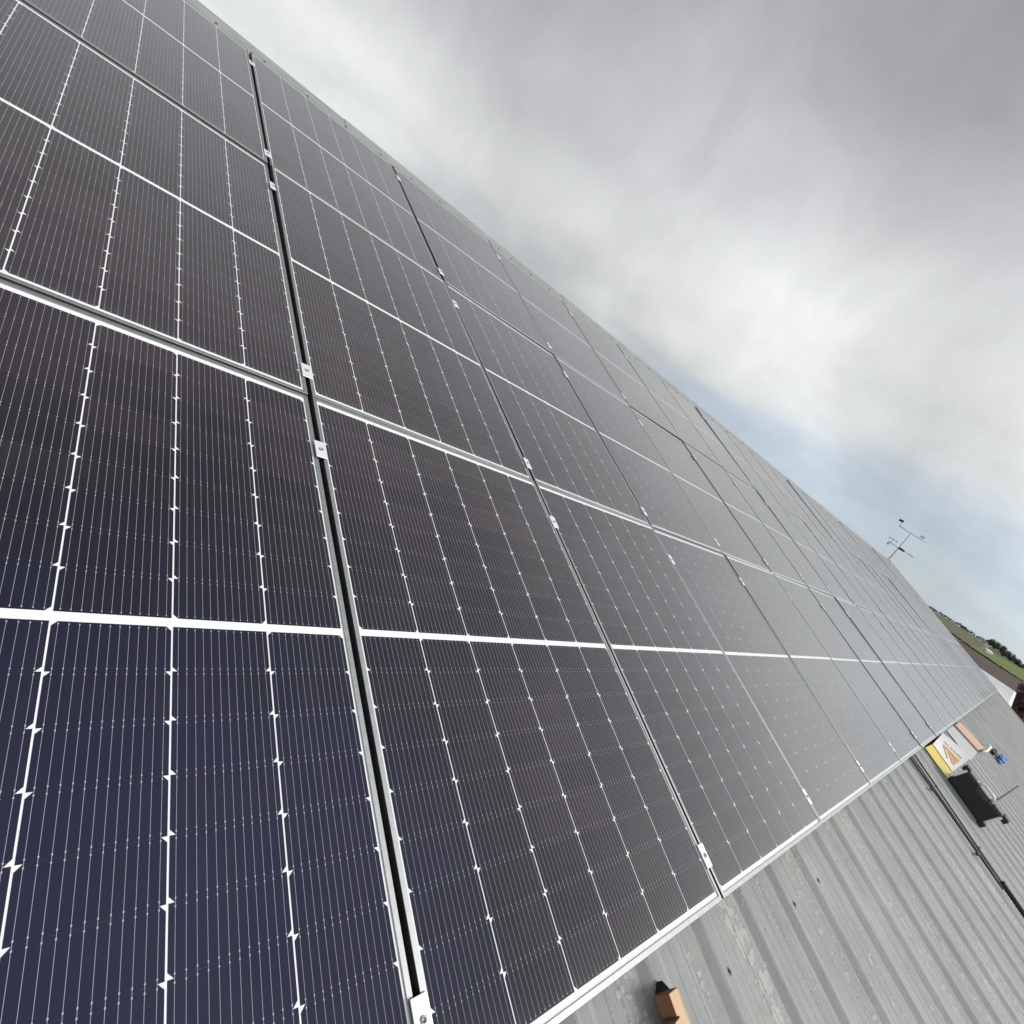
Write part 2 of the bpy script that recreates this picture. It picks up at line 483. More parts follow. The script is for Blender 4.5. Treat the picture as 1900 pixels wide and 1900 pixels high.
f = MB()     # frame: ring with a chamfered inner lip
Z0, Z1, ZL = -0.035, 0.0015, -0.0015
o4 = [(0, 0), (PW, 0), (PW, PH), (0, PH)]
i4 = [(LIP, LIP), (PW - LIP, LIP), (PW - LIP, PH - LIP), (LIP, PH - LIP)]
e = 0.0005
o4c = [(e, e), (PW - e, e), (PW - e, PH - e), (e, PH - e)]
i4c = [(LIP - e, LIP - e), (PW - LIP + e, LIP - e), (PW - LIP + e, PH - LIP + e), (LIP - e, PH - LIP + e)]
rings = [(o4, Z0), (o4, Z1 - e), (o4c, Z1), (i4c, Z1), (i4, ZL)]
vs = [(x, y, z) for rg, z in rings for x, y in rg]
fs = []
for k in range(len(rings) - 1):
    for j in range(4):
        fs.append((k * 4 + j, k * 4 + (j + 1) % 4, (k + 1) * 4 + (j + 1) % 4, (k + 1) * 4 + j))
f.add(vs, fs)
f.mi = [1 if k < 4 else 0 for k in range(len(fs))]       # outer side walls coloured dark for the shade in the gaps, top lips plain
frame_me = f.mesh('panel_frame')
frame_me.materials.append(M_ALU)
frame_me.materials.append(mat('shaded_frame_side', rough=0.6, build=build_noisy((0.030, 0.031, 0.032), (0.055, 0.056, 0.057), 20)))
b = MB()
b.box(LIP - 0.004, PW - LIP + 0.004, LIP - 0.004, PH - LIP + 0.004, -0.0062, -0.0022)
back_me = b.mesh('backsheet')
back_me.materials.append(M_BACK)


def cell_poly(top):
    c = 0.0086
    if top:
        return [(0, 0), (CW, 0), (CW, CL - c), (CW - c, CL), (c, CL), (0, CL - c)]
    return [(c, 0), (CW - c, 0), (CW, c), (CW, CL), (0, CL), (0, c)]


cell_me = {}
for top in (0, 1):
    b = MB()
    b.prism(cell_poly(top), 0.0, 0.0004)
    cell_me[top] = b.mesh('half_cell')
    cell_me[top].materials.append(M_CELL)


def cell_positions():
    for c in range(6):
        x = MX + c * (CW + CGAP)
        for hlf in (0, 1):
            for k in range(9):
                y = (YB if hlf == 0 else YB + half + YM) + k * CP
                yield x, y, (c % 2)


b = MB()
for x, y, top in cell_positions():
    b.prism([(px + x, py + y) for px, py in cell_poly(top)], -0.0021, -0.0017)
cells_joined = b.mesh('cells_joined')
cells_joined.materials.append(M_CELL)

b = MB()
WW, WZ0, WZ1 = 0.00030, -0.00165, -0.00160
for c in range(6):
    x0 = MX + c * (CW + CGAP)
    for wi in range(WIRES):
        x = x0 + 0.0092 + wi * (CW - 0.0184) / (WIRES - 1)
        for hlf in (0, 1):
            ya = YB if hlf == 0 else YB + half + YM
            y0, y1 = ya + 0.003, ya + half - 0.0035
            b.box(x - WW, x + WW, y0, y1, WZ0 - .0001, WZ1)
            for k in range(10):      # solder beads each side of a joint
                for s in (-1, 1):
                    yy = ya + k * CP + s * 0.0052
                    if yy < ya or yy > ya + half:
                        continue
                    q, hh = 0.0013, 0.0026
                    b.add([(x - q, yy, WZ0 + 0.0001), (x, yy - hh, WZ0 + 0.0001), (x + q, yy, WZ0 + 0.0001), (x, yy + hh, WZ0 + 0.0001), (x, yy, WZ1 + 0.00015)],
                          [(0, 1, 4), (1, 2, 4), (2, 3, 4), (3, 0, 4)])
wires_me = b.mesh('busbar_wires')
wires_me.materials.append(M_WIRE)

NEAR_COLS = 5
cps = list(cell_positions())
for row in range(3):
    for col in range(NCOL):
        jz = random.uniform(-0.0012, 0.0012)
        tilt = Matrix.Rotation(random.uniform(-1, 1) * R(0.22), 4, 'X') @ Matrix.Rotation(random.uniform(-1, 1) * R(0.25), 4, 'Y')
        mw = rm(col * PX + (PX - PW) / 2, row * PY + (PY - PH) / 2, jz, tilt)
        if col == 0:
            lab = 'dark solar panel with white grid lines, %s row, nearest the camera' % ROWS[row]
        elif col == NCOL - 1:
            lab = 'farthest solar panel of the %s row, at the gable end' % ROWS[row]
        else:
            lab = 'dark solar panel in the %s row, %s column from the camera' % (ROWS[row], ORD[col + 1])
        p = empty('solar_panel', mw, label=lab, category='solar panel', group='solar panels covering the barn roof')
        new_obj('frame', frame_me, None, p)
        new_obj('backsheet', back_me, None, p)
        if col < NEAR_COLS:
            for x, y, top in cps:
                o = bpy.data.objects.new('cell', cell_me[top])
                COL.objects.link(o)
                o.parent = p
                o.location = (x, y, -0.0021)
        else:
            new_obj('cells', cells_joined, None, p, kind='stuff')
        new_obj('busbar_wires', wires_me, None, p, kind='stuff')

# ------------------------------------------------------------------ clamps and rails
b = MB()
b.box(-0.0185, 0.0185, -0.034, 0.034, 0.0017, 0.0048)
clamp_me = bevel(b.mesh('clamp_plate'), 0.0006, 1)
clamp_me.materials.append(M_CLAMP)
b = MB()
n = 20
vs, fs = [], []
for k in range(n):
    a = 2 * math.pi * k / n
    for r_, z in ((0.0066, 0.0046), (0.0066, 0.0078), (0.0040, 0.0078), (0.0038, 0.0050)):
        vs.append((r_ * math.cos(a), r_ * math.sin(a), z))
for k in range(n):
    for j in range(3):
        fs.append((k * 4 + j, ((k + 1) % n) * 4 + j, ((k + 1) % n) * 4 + j + 1, k * 4 + j + 1))
fs.append(tuple(k * 4 + 3 for k in range(n)))
b.add(vs, fs)
bolt_me = b.mesh('clamp_bolt', True)
bolt_me.materials.append(M_STEEL)
b = MB()
b.box(-0.008, 0.008, -0.030, 0.030, -0.040, 0.0016)
stem_me = b.mesh('clamp_stem')
stem_me.materials.append(M_RUBBER)
CLY = (0.118, 1.479)
for col in range(1, NCOL + 1):
    for row in range(3):
        for ci, cyy in enumerate(CLY):
            if col == NCOL:
                lab = 'silver end clamp, %s on the gable-end side of the %s row' % (('low', 'high')[ci], ROWS[row])
            else:
                lab = 'silver clamp %s in the %s panel gap of the %s row' % (('low', 'high')[ci], ORD[col], ROWS[row])
            p = empty('panel_clamp', rm(col * PX, row * PY + cyy + random.uniform(-.004, .004), 0.0012), label=lab, category='clamp', group='clamps holding the solar panels')
            new_obj('plate', clamp_me, None, p)
            new_obj('stem', stem_me, None, p)
            new_obj('bolt', bolt_me, None, p)
b = MB()
b.box(-0.02, NCOL * PX + 0.05, -0.02, 0.02, -0.075, -0.038)
rail_me = b.mesh('rail')
rail_me.materials.append(M_ALU)
for row in range(3):
    for ci, cyy in enumerate(CLY):
        new_obj('mounting_rail', rail_me, None, None, rm(0, row * PY + cyy, 0),
                label='aluminium rail under the %s row of panels, %s one' % (ROWS[row], ('lower', 'upper')[ci]), category='rail',
                group='rails under the solar panels')

# ------------------------------------------------------------------ the barn
RT, RP = -0.103, -0.125          # rib top and pan heights in roof coordinates
PITCH = 0.338
X_EAVE0, X_VERGE = -4.02, 27.95
Y_EAVE, Y_RIDGE = -4.2, 5.72
barn = empty('barn', ROOF, label='long low barn with weathered grey ribbed roof carrying the solar panels', category='barn')

# sheet cross-section over three ribs, starts just left of a rib
PROF = [(0.0, RP + 0.003), (0.012, RP + 0.001), (0.024, RP + 0.0025), (0.052, RT - 0.004), (0.063, RT - 0.0008), (0.069, RT), (0.108, RT), (0.116, RT - 0.001), (0.126, RT - 0.004),
        (0.152, RP + 0.0025), (0.168, RP), (0.205, RP - 0.001), (0.211, RP + 0.0012), (0.217, RP + 0.0012), (0.223, RP - 0.001),
        (0.262, RP - 0.001), (0.268, RP + 0.0012), (0.274, RP + 0.0012), (0.280, RP - 0.001), (0.318, RP + 0.0005)]
SH = 3 * PITCH
prof = []
for k in range(3):
    prof += [(x + k * PITCH, z) for x, z in PROF]
prof += [(SH, RP + 0.003), (SH + 0.012, RP + 0.001), (SH + 0.024, RP + 0.0025), (SH + 0.052, RT - 0.004), (SH + 0.063, RT - 0.0008), (SH + 0.069, RT), (SH + 0.108, RT), (SH + 0.116, RT - 0.001), (SH + 0.128, RT - 0.006)]
# the last rib of a sheet lies under the next one: sheet by sheet a few mm apart


def sheet_mesh(seed, y0, y1):
    rs = random.Random(seed)
    ny = 26
    wav = [rs.uniform(-1, 1) for _ in range(8)]
    vs, fs = [], []
    for j in range(ny + 1):
        t_ = j / ny
        y = y0 + (y1 - y0) * t_
        for i, (x, z) in enumerate(prof):
            q = 0.0009 * math.sin(y * 3.1 + wav[0] * 3 + x * 7) + 0.0006 * math.sin(y * 7.3 + wav[1] * 5)
            lift = 0.0052 * (x / SH)          # each sheet climbs over the one before it: side lap
            ex = 0.0
            if i == 0:
                ex = 0.004 * math.sin(y * 2.3 + wav[2] * 4) + 0.002 * math.sin(y * 9 + wav[3])
            if i == len(prof) - 1:
                ex = 0.003 * math.sin(y * 3.3 + wav[4] * 4)
            vs.append((x + ex, y, z + q - 0.0052 + lift))
    n_ = len(prof)
    for j in range(ny):
        for i in range(n_ - 1):
            a = j * n_ + i
            fs.append((a, a + 1, a + n_ + 1, a + n_))
    k = len(vs)                               # thickness at the edges
    b_ = MB()
    b_.add(vs, fs)
    b_.add([(x, y, z - 0.003) for x, y, z in vs[:n_]] + vs[:n_], [(i, i + 1, n_ + i + 1, n_ + i) for i in range(n_ - 1)])
    last = [vs[j * n_ + n_ - 1] for j in range(ny + 1)]
    b_.add(last + [(x + .001, y, z - 0.004) for x, y, z in last], [(j, j + 1, ny + 2 + j, ny + 1 + j) for j in range(ny)])
    return b_.mesh('roof_sheet')


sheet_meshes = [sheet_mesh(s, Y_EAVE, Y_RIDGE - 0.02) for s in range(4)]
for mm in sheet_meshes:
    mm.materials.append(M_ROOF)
b = MB()
vs, fs = [], []
for k in range(10):
    a = 2 * math.pi * k / 10
    for r_, z in ((0.0135, 0.0), (0.0125, 0.0022), (0.0062, 0.0025), (0.0055, 0.0075), (0.0, 0.008)):
        vs.append((r_ * math.cos(a) * 0.8, r_ * math.sin(a) * 1.15, z))
for k in range(10):
    for j in range(4):
        fs.append((k * 5 + j, ((k + 1) % 10) * 5 + j, ((k + 1) % 10) * 5 + j + 1, k * 5 + j + 1))
b.add(vs, fs)
screw_me = b.mesh('screw')
screw_me.materials.append(mat('dark_screw_cap', (0.10, 0.105, 0.105), rough=0.6))
# rib centres at 2.34 + k*PITCH ; sheets start 0.089 left of a rib centre
X0 = 2.34 - 0.089 + PITCH - 5 * SH - 0.338 * 0
k = 0
x = X0
sheets = []
while x < X_VERGE - 0.3:
    s = new_obj('roof_sheet', sheet_meshes[k % 4], None, barn, Matrix.Translation((x, 0, 0)))
    sheets.append(s)
    for r3 in range(3):
        for yy in (-0.172, -1.62):
            if yy > -1 and x + r3 * PITCH > 3.9:
                continue
            jx = random.uniform(-.006, .006)
            new_obj('screw', screw_me, None, s, Matrix.Translation((0.089 + r3 * PITCH + jx, yy + random.uniform(-.008, .008), RT - 0.0052 + 0.0052 * (r3 + .27) / 3 - 0.0005)) @ Matrix.Scale(0.8, 4))
    x += SH
    k += 1
ROOF_X1 = x + 0.06
# verge trim, ridge cap, far slope, walls
b = MB()
b.box(ROOF_X1 - 0.03, ROOF_X1 + 0.13, Y_EAVE, Y_RIDGE, RT - 0.17, RT + 0.012)
new_obj('verge_trim', bevel(b.mesh('verge_trim'), 0.006, 2), M_CAP, barn)
CAPL = 3.0
n_cap = 11
x = -4.0
bcap = MB()
th = 0.012
A2 = 2 * SLOPE
capv = []
zr = -0.062
low = (Y_RIDGE - 0.20, RT + 0.012)
apex = (Y_RIDGE, zr)
far = (Y_RIDGE + 0.20 * math.cos(A2), zr - 0.20 * math.sin(A2) - 0.02)
pts = [(low[0], low[1] - 0.03), low, (Y_RIDGE - 0.035, zr - 0.006), apex, (Y_RIDGE + 0.03, zr - 0.018), far]
for (yy, z_) in pts:
    capv += [(0.0, yy, z_), (CAPL + 0.06, yy, z_ - 0.004)]
fcs = [(2 * i, 2 * i + 1, 2 * i + 3, 2 * i + 2) for i in range(len(pts) - 1)]
bcap.add(capv, fcs)
bcap.add([(0.0, y_, z_) for y_, z_ in pts] + [(0.0, y_, z_ - 0.006) for y_, z_ in pts], [(i, i + 1, len(pts) + i + 1, len(pts) + i) for i in range(len(pts) - 1)])
cap_me = bcap.mesh('ridge_cap')
cap_me.materials.append(M_CAP)
i = 0
while x < ROOF_X1 - 0.5:
    o = new_obj('ridge_cap', cap_me, None, barn, Matrix.Translation((x, 0, 0.0015)))
    for q in range(9):
        xs = 2.34 + PITCH * round((x - 2.34) / PITCH + q + 0.4) - x
        if 0 < xs < CAPL:
            new_obj('screw', screw_me, None, o, Matrix.Translation((xs, Y_RIDGE - 0.12, zr - 0.020)) @ Matrix.Scale(0.9, 4))
    x += CAPL
    i += 1
b = MB()                     # far slope, falls away behind the ridge
L = Y_RIDGE - Y_EAVE
fy, fz = math.cos(A2), -math.sin(A2)
b.add([(-4, Y_RIDGE, RP), (ROOF_X1 + .05, Y_RIDGE, RP), (ROOF_X1 + .05, Y_RIDGE + L * fy, RP + L * fz), (-4, Y_RIDGE + L * fy, RP + L * fz)], [(0, 1, 2, 3)])
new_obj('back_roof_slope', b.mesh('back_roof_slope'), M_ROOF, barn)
INV = ROOF.inverted()
GROUND_Z = CAM_W.z - 6.5
eave_w = ROOF @ Vector((0, Y_EAVE + 0.35, RP - 0.12))
ridge_w = ROOF @ Vector((0, Y_RIDGE, RP - 0.12))
back_w = Vector((0, 2 * ridge_w.y - eave_w.y, eave_w.z))
xa, xb = -3.8, ROOF_X1 - 0.1


def wall(pts_):
    b_ = MB()
    n_ = len(pts_)
    c = sum((Vector(p_) for p_ in pts_), Vector()) / n_
    nrm = (Vector(pts_[1]) - Vector(pts_[0])).cross(Vector(pts_[2]) - Vector(pts_[0])).normalized() * 0.12
    vs_ = [INV @ Vector(p_) for p_ in pts_] + [INV @ (Vector(p_) - nrm) for p_ in pts_]
    b_.add(vs_, [tuple(range(n_)), tuple(range(2 * n_ - 1, n_ - 1, -1))] + [(i_, n_ + i_, n_ + (i_ + 1) % n_, (i_ + 1) % n_) for i_ in range(n_)])
    return b_.mesh('wall')


for pl in ([(xa, eave_w.y, GROUND_Z - .3), (xb, eave_w.y, GROUND_Z - .3), (xb, eave_w.y, eave_w.z), (xa, eave_w.y, eave_w.z)],
           [(xb, back_w.y, GROUND_Z - .3), (xa, back_w.y, GROUND_Z - .3), (xa, back_w.y, back_w.z), (xb, back_w.y, back_w.z)],
           [(xb, eave_w.y + .13, GROUND_Z - .3), (xb, back_w.y - .13, GROUND_Z - .3), (xb, back_w.y - .13, back_w.z), (xb, ridge_w.y, ridge_w.z), (xb, eave_w.y + .13, eave_w.z)],
           [(xa, back_w.y - .13, GROUND_Z - .3), (xa, eave_w.y + .13, GROUND_Z - .3), (xa, eave_w.y + .13, eave_w.z), (xa, ridge_w.y, ridge_w.z), (xa, back_w.y - .13, back_w.z)]):
    new_obj('wall', wall(pl), M_WALL, barn)

# ------------------------------------------------------------------ cables
def wobble_line(x, y0, y1, z, amp, seed, n_=40):
    rs = random.Random(seed)
    a, c = rs.uniform(0, 6), rs.uniform(0, 6)
    return [(x + amp * math.sin(a + t_ * 9) + amp * .5 * math.sin(c + t_ * 23), y0 + (y1 - y0) * t_, z) for t_ in [i_ / n_ for i_ in range(n_ + 1)]]


for i, (xx, rad, des) in enumerate([(6.705, .007, 'nearest'), (6.800, .0055, 'middle'), (6.955, .0065, 'farthest')]):
    b = MB()
    ln = wobble_line(xx, 0.35, -1.06, RT + rad + .002, 0.004, i + 3)
    ln = [(q_[0] + (6.80 - xx) * 0.55 * max(0.0, min(1.0, -q_[1])), q_[1], q_[2]) for q_ in ln]
    b.tube(ln, rad, 8)
    lab = {'nearest': 'thick black cable running down the roof from the panel edge, nearest of three',
           'middle': 'thin black cable between the two outer cables below the panels',
           'farthest': 'thin black cable of the three, nearest the yellow and white carton'}[des]
    new_obj('black_cable', b.mesh('cable', True), M_CABLE, None, rm(), label=lab, category='cable', group='black cables running down the roof')
for i, yy in enumerate((-0.30, -0.80)):
    b = MB()
    for xx, rad in ((6.715, .0085), (6.800, .0055), (6.935, .0065)):
        b.tube([(xx + .002, yy - .006, RT + rad + .003), (xx + .002, yy + .006, RT + rad + .003)], rad * 1.3, 8)
    b.box(6.69, 6.955, yy - .002, yy + .002, RT + .001, RT + .003)
    b.box(6.67, 6.69, yy - .004, yy + .02, RT + .003, RT + .02)
    new_obj('cable_clip', b.mesh('cable_clip'), M_CABLE, None, rm(),
            label=('small black tie round the cables, near the panel edge', 'small black tie round the cables, lower down the roof')[i], category='cable tie', group='ties on the cables')
b = MB()
ln = [(6.80 - 0.04 * t_, -1.02 - 2.6 * t_, RT + .024) for t_ in [i_ / 200 for i_ in range(201)]]
b.tube(ln, [0.019 + (0.003 if i_ % 2 else 0) for i_ in range(201)], 12)
new_obj('conduit', b.mesh('conduit', True), M_CABLE, None, rm(), label='thick black ribbed conduit that swallows the three cables at the right edge', category='conduit')

# ------------------------------------------------------------------ timber batten
t = empty('timber_batten', rm(1.957, -0.10, 0, Matrix.Rotation(R(-2.0), 4, 'Z')), label='short orange pine batten with notched side lying on the roof below the panels', category='timber')
b = MB()
b.prism([(-0.026, -0.042), (0.023, -0.046), (0.023, 0.0), (-0.026, 0.0)], -0.101, -0.052)
b2 = MB()
b.v, b.f, b.mi = [], [], []
top = [(-0.024, 0.0), (-0.024, -0.044), (-0.014, -0.047), (-0.014, -0.050), (-0.040, -0.052), (-0.040, -0.46), (0.023, -0.46), (0.023, 0.0)]
b.prism(top[::-1], -0.101, -0.052)
me = bevel(b.mesh('batten'), 0.0012, 1)
me.materials.append(M_WOOD)
me.materials.append(M_WOODSHADE)
for pl in me.polygons:  # faces turned from the sun get their shade painted in as darker brown
    if pl.normal.x < -0.6 or pl.normal.y > 0.7:
        pl.material_index = 1
new_obj('plank', me, None, t)
b = MB()
b.prism([(0.002, 0.0005), (0.0225, 0.0005), (0.0235, 0.019), (0.018, 0.020)], -0.118, [-0.096, -0.078, -0.092, -0.100])  # black wedge added in place of the deep shadow at the batten's end
new_obj('shadow_wedge', b.mesh('shadow_wedge'), M_RUBBER, t)

# ------------------------------------------------------------------ carton, white lid and yellow side
t = empty('product_carton', rm(7.70, -0.30, 0), label='yellow and white product carton with orange logo lying against the panel edge', category='box')
P1, P2, P3, P4 = (0.16, -0.012, -0.048), (0.16, 0.262, -0.046), (0.70, 0.302, 0.03), (0.60, 0.015, 0.135)
bz = RT + 0.002
b = MB()
quad = [P1, P4, P3, P2]
b.add([(p_[0] if p_[0] > .3 else 0.0, p_[1], bz) for p_ in quad] + [(p_[0] + 0.0, p_[1], p_[2] - 0.004) for p_ in quad],
      [(3, 2, 1, 0), (0, 1, 5, 4), (1, 2, 6, 5), (2, 3, 7, 6), (3, 0, 4, 7), (4, 5, 6), (4, 6, 7)])
me = b.mesh('carton_body')
me.materials.append(M_WHITECARD)
me.materials.append(M_YELLOW)
me.materials.append(M_BROWNCARD)
for pl in me.polygons:
    if pl.normal.x < -0.25 and pl.normal.z > 0.3 and pl.center.z < -0.06:
        pl.material_index = 1
    elif abs(pl.normal.y) > 0.6:
        pl.material_index = 2
new_obj('carton_body', me, None, t)


def lidpt(u, v_, lift=0.0):
    a = Vector(P1).lerp(Vector(P2), v_)
    c = Vector(P4).lerp(Vector(P3), v_)
    q = a.lerp(c, u)
    return q + Vector((-.15, 0, 1)).normalized() * lift


def lid_patch(quad_, lift, thick=0.0012, n_=6):
    """quad in lid coordinates (u across, v along), cut fine enough to follow the warped lid"""
    b_ = MB()
    (a0, a1), (b0, b1), (c0, c1), (d0, d1) = quad_
    top_, bot_ = [], []
    for j_ in range(n_ + 1):
        for i_ in range(n_ + 1):
            fi, fj = i_ / n_, j_ / n_
            u = (a0 * (1 - fi) + b0 * fi) * (1 - fj) + (d0 * (1 - fi) + c0 * fi) * fj
            v_ = (a1 * (1 - fi) + b1 * fi) * (1 - fj) + (d1 * (1 - fi) + c1 * fi) * fj
            top_.append(lidpt(u, v_, lift))
            bot_.append(lidpt(u, v_, lift - thick))
    q_ = [(j_ * (n_ + 1) + i_, j_ * (n_ + 1) + i_ + 1, (j_ + 1) * (n_ + 1) + i_ + 1, (j_ + 1) * (n_ + 1) + i_) for j_ in range(n_) for i_ in range(n_)]
    b_.add(top_, q_)
    b_.add(bot_, [f_[::-1] for f_ in q_])
    return b_


b = MB()
N = 8
vs = [lidpt(i_ / N, j_ / N, 0.002) for j_ in range(N + 1) for i_ in range(N + 1)]
b.add(vs, [(j_ * (N + 1) + i_, j_ * (N + 1) + i_ + 1, (j_ + 1) * (N + 1) + i_ + 1, (j_ + 1) * (N + 1) + i_) for j_ in range(N) for i_ in range(N)])
new_obj('lid', b.mesh('lid'), M_WHITECARD, t)
# printed mark: orange square with pale slanting strokes, rows of small grey letters above
b = MB()
for poly in ([(0.42, 0.14), (0.50, 0.14), (0.50, 0.76), (0.42, 0.76)], [(0.20, 0.12), (0.50, 0.12), (0.50, 0.20), (0.20, 0.20)],
             [(0.17, 0.20), (0.25, 0.20), (0.44, 0.50), (0.40, 0.56)], [(0.14, 0.40), (0.20, 0.38), (0.44, 0.72), (0.40, 0.76)],
             [(0.30, 0.20), (0.36, 0.20), (0.44, 0.34), (0.42, 0.38)]):
    q = lid_patch(poly, 0.005)
    b.add(q.v, q.f)
new_obj('printed_mark', b.mesh('mark'), M_ORANGE, t)
b = MB()
rs = random.Random(4)
v_ = 0.16
while v_ < 0.82:
    wv = rs.uniform(0.012, 0.022)
    if rs.random() < 0.85:
        q = lid_patch([(0.60, v_), (0.645, v_), (0.645, v_ + wv), (0.60, v_ + wv)], 0.004)
        b.add(q.v, q.f)
    v_ += wv + 0.010
new_obj('printed_text', b.mesh('text'), M_GREYPRINT, t)

# ------------------------------------------------------------------ black tool case standing on its edge
t = empty('tool_case', rm(7.70, -0.545, 0), label='black hard plastic tool case standing open-side up beside the carton', category='tool case')
b = MB()
b.box(0.0, 0.11, -0.20, 0.205, RT + .002, 0.085)
new_obj('case_shell', bevel(b.mesh('case_shell'), 0.008, 2), M_CASE, t)
b = MB()
b.box(0.002, 0.118, -0.225, -0.02 - 0.09, 0.080, 0.108)
b.box(0.002, 0.118, 0.10, 0.225, 0.080, 0.108)
b.box(0.02, 0.10, -0.112, 0.102, 0.082, 0.098)
new_obj('top_rim', bevel(b.mesh('top_rim'), 0.006, 2), M_CASE2, t)
for yy, zz_ in ((-0.235, 0.112), (0.225, 0.112), (-0.212, RT + .03)):
    b = MB()
    b.box(-0.012, 0.13, yy - .028, yy + .028, zz_ - .045, zz_ + .012)
    new_obj('corner_bumper', bevel(b.mesh('corner_bumper'), 0.010, 2), M_CASE, t)
for yy in (-0.213, 0.213):
    b = MB()
    b.box(-0.014, 0.006, yy - .010, yy + .010, -0.035, 0.095)
    new_obj('latch', bevel(b.mesh('latch'), 0.002, 1), M_PALEPLASTIC, t)
b = MB()
b.tube([(0.05, -0.075, 0.095), (0.035, -0.072, 0.125), (0.03, -0.05, 0.142), (0.03, 0.05, 0.142), (0.035, 0.072, 0.125), (0.05, 0.075, 0.095)], 0.015, 10)
new_obj('handle', b.mesh('handle', True), M_PALEPLASTIC, t)
b = MB()
b.box(-0.006, 0.03, -0.06, 0.06, 0.045, 0.085)
new_obj('handle_recess', bevel(b.mesh('handle_recess'), 0.004, 1), M_CASE2, t)
b = MB()
b.tube([(7.86, -0.66, -0.09), (8.347, -0.694, 0.10), (8.986, -0.716, 0.25)], 0.009, 8)
new_obj('leaning_rod', b.mesh('rod', True), M_CASE2, None, rm(), label='thin dark rod propped up behind the black tool case', category='rod')

# ------------------------------------------------------------------ bits lying farther along the roof
b = MB()
b.prism([(9.85, -0.03), (9.9, -0.43), (11.05, -0.44), (10.9, -0.03)], RT + .003, [RT + .006, RT + .010, RT + .012, RT + .006])
new_obj('plastic_sheet', b.mesh('plastic_sheet'), M_FILM, None, rm(), label='cloudy grey plastic sheet lying between the carton and the peach board', category='sheet')
b = MB()
b.prism([(10.75, -0.03), (11.10, -0.42), (12.0, -0.50), (11.45, -0.04)], RT + .013, RT + .034)
new_obj('peach_board', bevel(b.mesh('peach_board'), 0.003, 1), M_PEACH, None, rm(), label='peach coloured board lying flat on the roof beyond the carton', category='board')
b = MB()
b.tube([(11.3, -0.475, RT + .045), (11.9, -0.52, RT + .05), (12.3, -0.515, RT + .075), (12.5, -0.49, RT + .06)], [0.012, 0.022, 0.022, 0.012], 8)
new_obj('white_roll', b.mesh('roll', True), M_WHITECARD, None, rm(), label='small curled white scrap at the end of the peach board', category='scrap')


def crumple(name, cxx, cyy, czz, rx, ry, rz, seed, material, parent=None, **kw):
    bm = bmesh.new()
    bmesh.ops.create_icosphere(bm, subdivisions=3, radius=1.0)
    rs_ = random.Random(seed)
    ph = [rs_.uniform(0, 6) for _ in range(6)]
    for v in bm.verts:
        k_ = 1 + 0.28 * math.sin(v.co.x * 4 + ph[0]) * math.sin(v.co.y * 5 + ph[1]) + 0.2 * math.sin(v.co.z * 7 + ph[2] + v.co.x * 6)
        v.co = Vector((v.co.x * rx * k_, v.co.y * ry * k_, max(v.co.z * rz * k_, -rz * 0.4)))
    me_ = bpy.data.meshes.new(name)
    bm.to_mesh(me_)
    bm.free()
    me_.materials.append(material)
    return new_obj(name, me_, None, parent, rm(cxx, cyy, czz) if parent is None else Matrix.Translation((cxx, cyy, czz)), **kw)


crumple('blue_cloth', 13.0, -0.77, RT + .04, 0.34, 0.055, 0.05, 3, M_BLUE, label='crumpled bright blue cloth on the roof beyond the tool case', category='cloth')
crumple('black_glove', 12.85, -0.63, RT + .03, 0.22, 0.045, 0.035, 5, M_RUBBER, label='small black glove just above the blue cloth', category='glove')

# ------------------------------------------------------------------ weather station on the ridge end
base_w = ROOF @ Vector((27.55, Y_RIDGE, zr - 0.01))
view = (base_w - CAM_W)
view.z = 0
view.normalize()
side = Vector((view.y, -view.x, 0))       # to the right in the picture, level
t = empty('weather_station', Matrix.Translation(base_w), label='small weather station mast with wind cups and vane on the ridge end', category='weather station')
UPV = Vector((0, 0, 1))
H = 1.36


def tubes(name, segs, r_, material, smooth=True):
    b_ = MB()
    for sgm in segs:
        b_.tube(sgm, r_, 8)
    return new_obj(name, b_.mesh(name, smooth), material, t)


tubes('mast', [[(0, 0, -0.1), (0, 0, H)]], 0.028, M_STATION)
tubes('mast_foot', [[(0, 0, -.02), (0.0, 0, 0.02)], [side * -.12 + view * .0, side * .12]], 0.035, M_STATION)
tubes('upper_arm', [[side * -0.50 + UPV * (H + .03), UPV * (H + 0.0), side * 0.62 + UPV * (H - 0.02)]], 0.018, M_STATION)
tubes('lower_arm', [[side * -0.36 + UPV * 0.62, side * 0.10 + UPV * 0.62]], 0.018, M_STATION)
tubes('sensor_body', [[UPV * 0.62, side * 0.24 + UPV * 0.61]], 0.045, M_STATION_D)
tubes('sensor_rod', [[side * 0.24 + UPV * 0.61, side * 0.60 + UPV * 0.60]], 0.012, M_STATION)
tubes('sensor_tip', [[side * 0.42 + UPV * 0.60, side * 0.64 + UPV * 0.595]], 0.028, M_STATION)
tubes('wind_vane', [[side * -0.50 + UPV * (H + .03), side * -0.50 + UPV * (H + .20)]], 0.016, M_STATION)
b = MB()
q0 = side * -0.50 + UPV * (H + .20)
for a0, a1, hh in ((-.16, .02, .10),):
    A = q0 + side * a0
    B = q0 + side * a1
    vs = []
    for dd in (-.012, .012):
        for q in (A, B, B + UPV * hh, A + UPV * hh * .8):
            vs.append(q + view * dd)
    b.add(vs, [(0, 1, 2, 3), (7, 6, 5, 4), (0, 4, 5, 1), (1, 5, 6, 2), (2, 6, 7, 3), (3, 7, 4, 0)])
new_obj('vane_fin', b.mesh('vane_fin'), M_STATION_D, t)
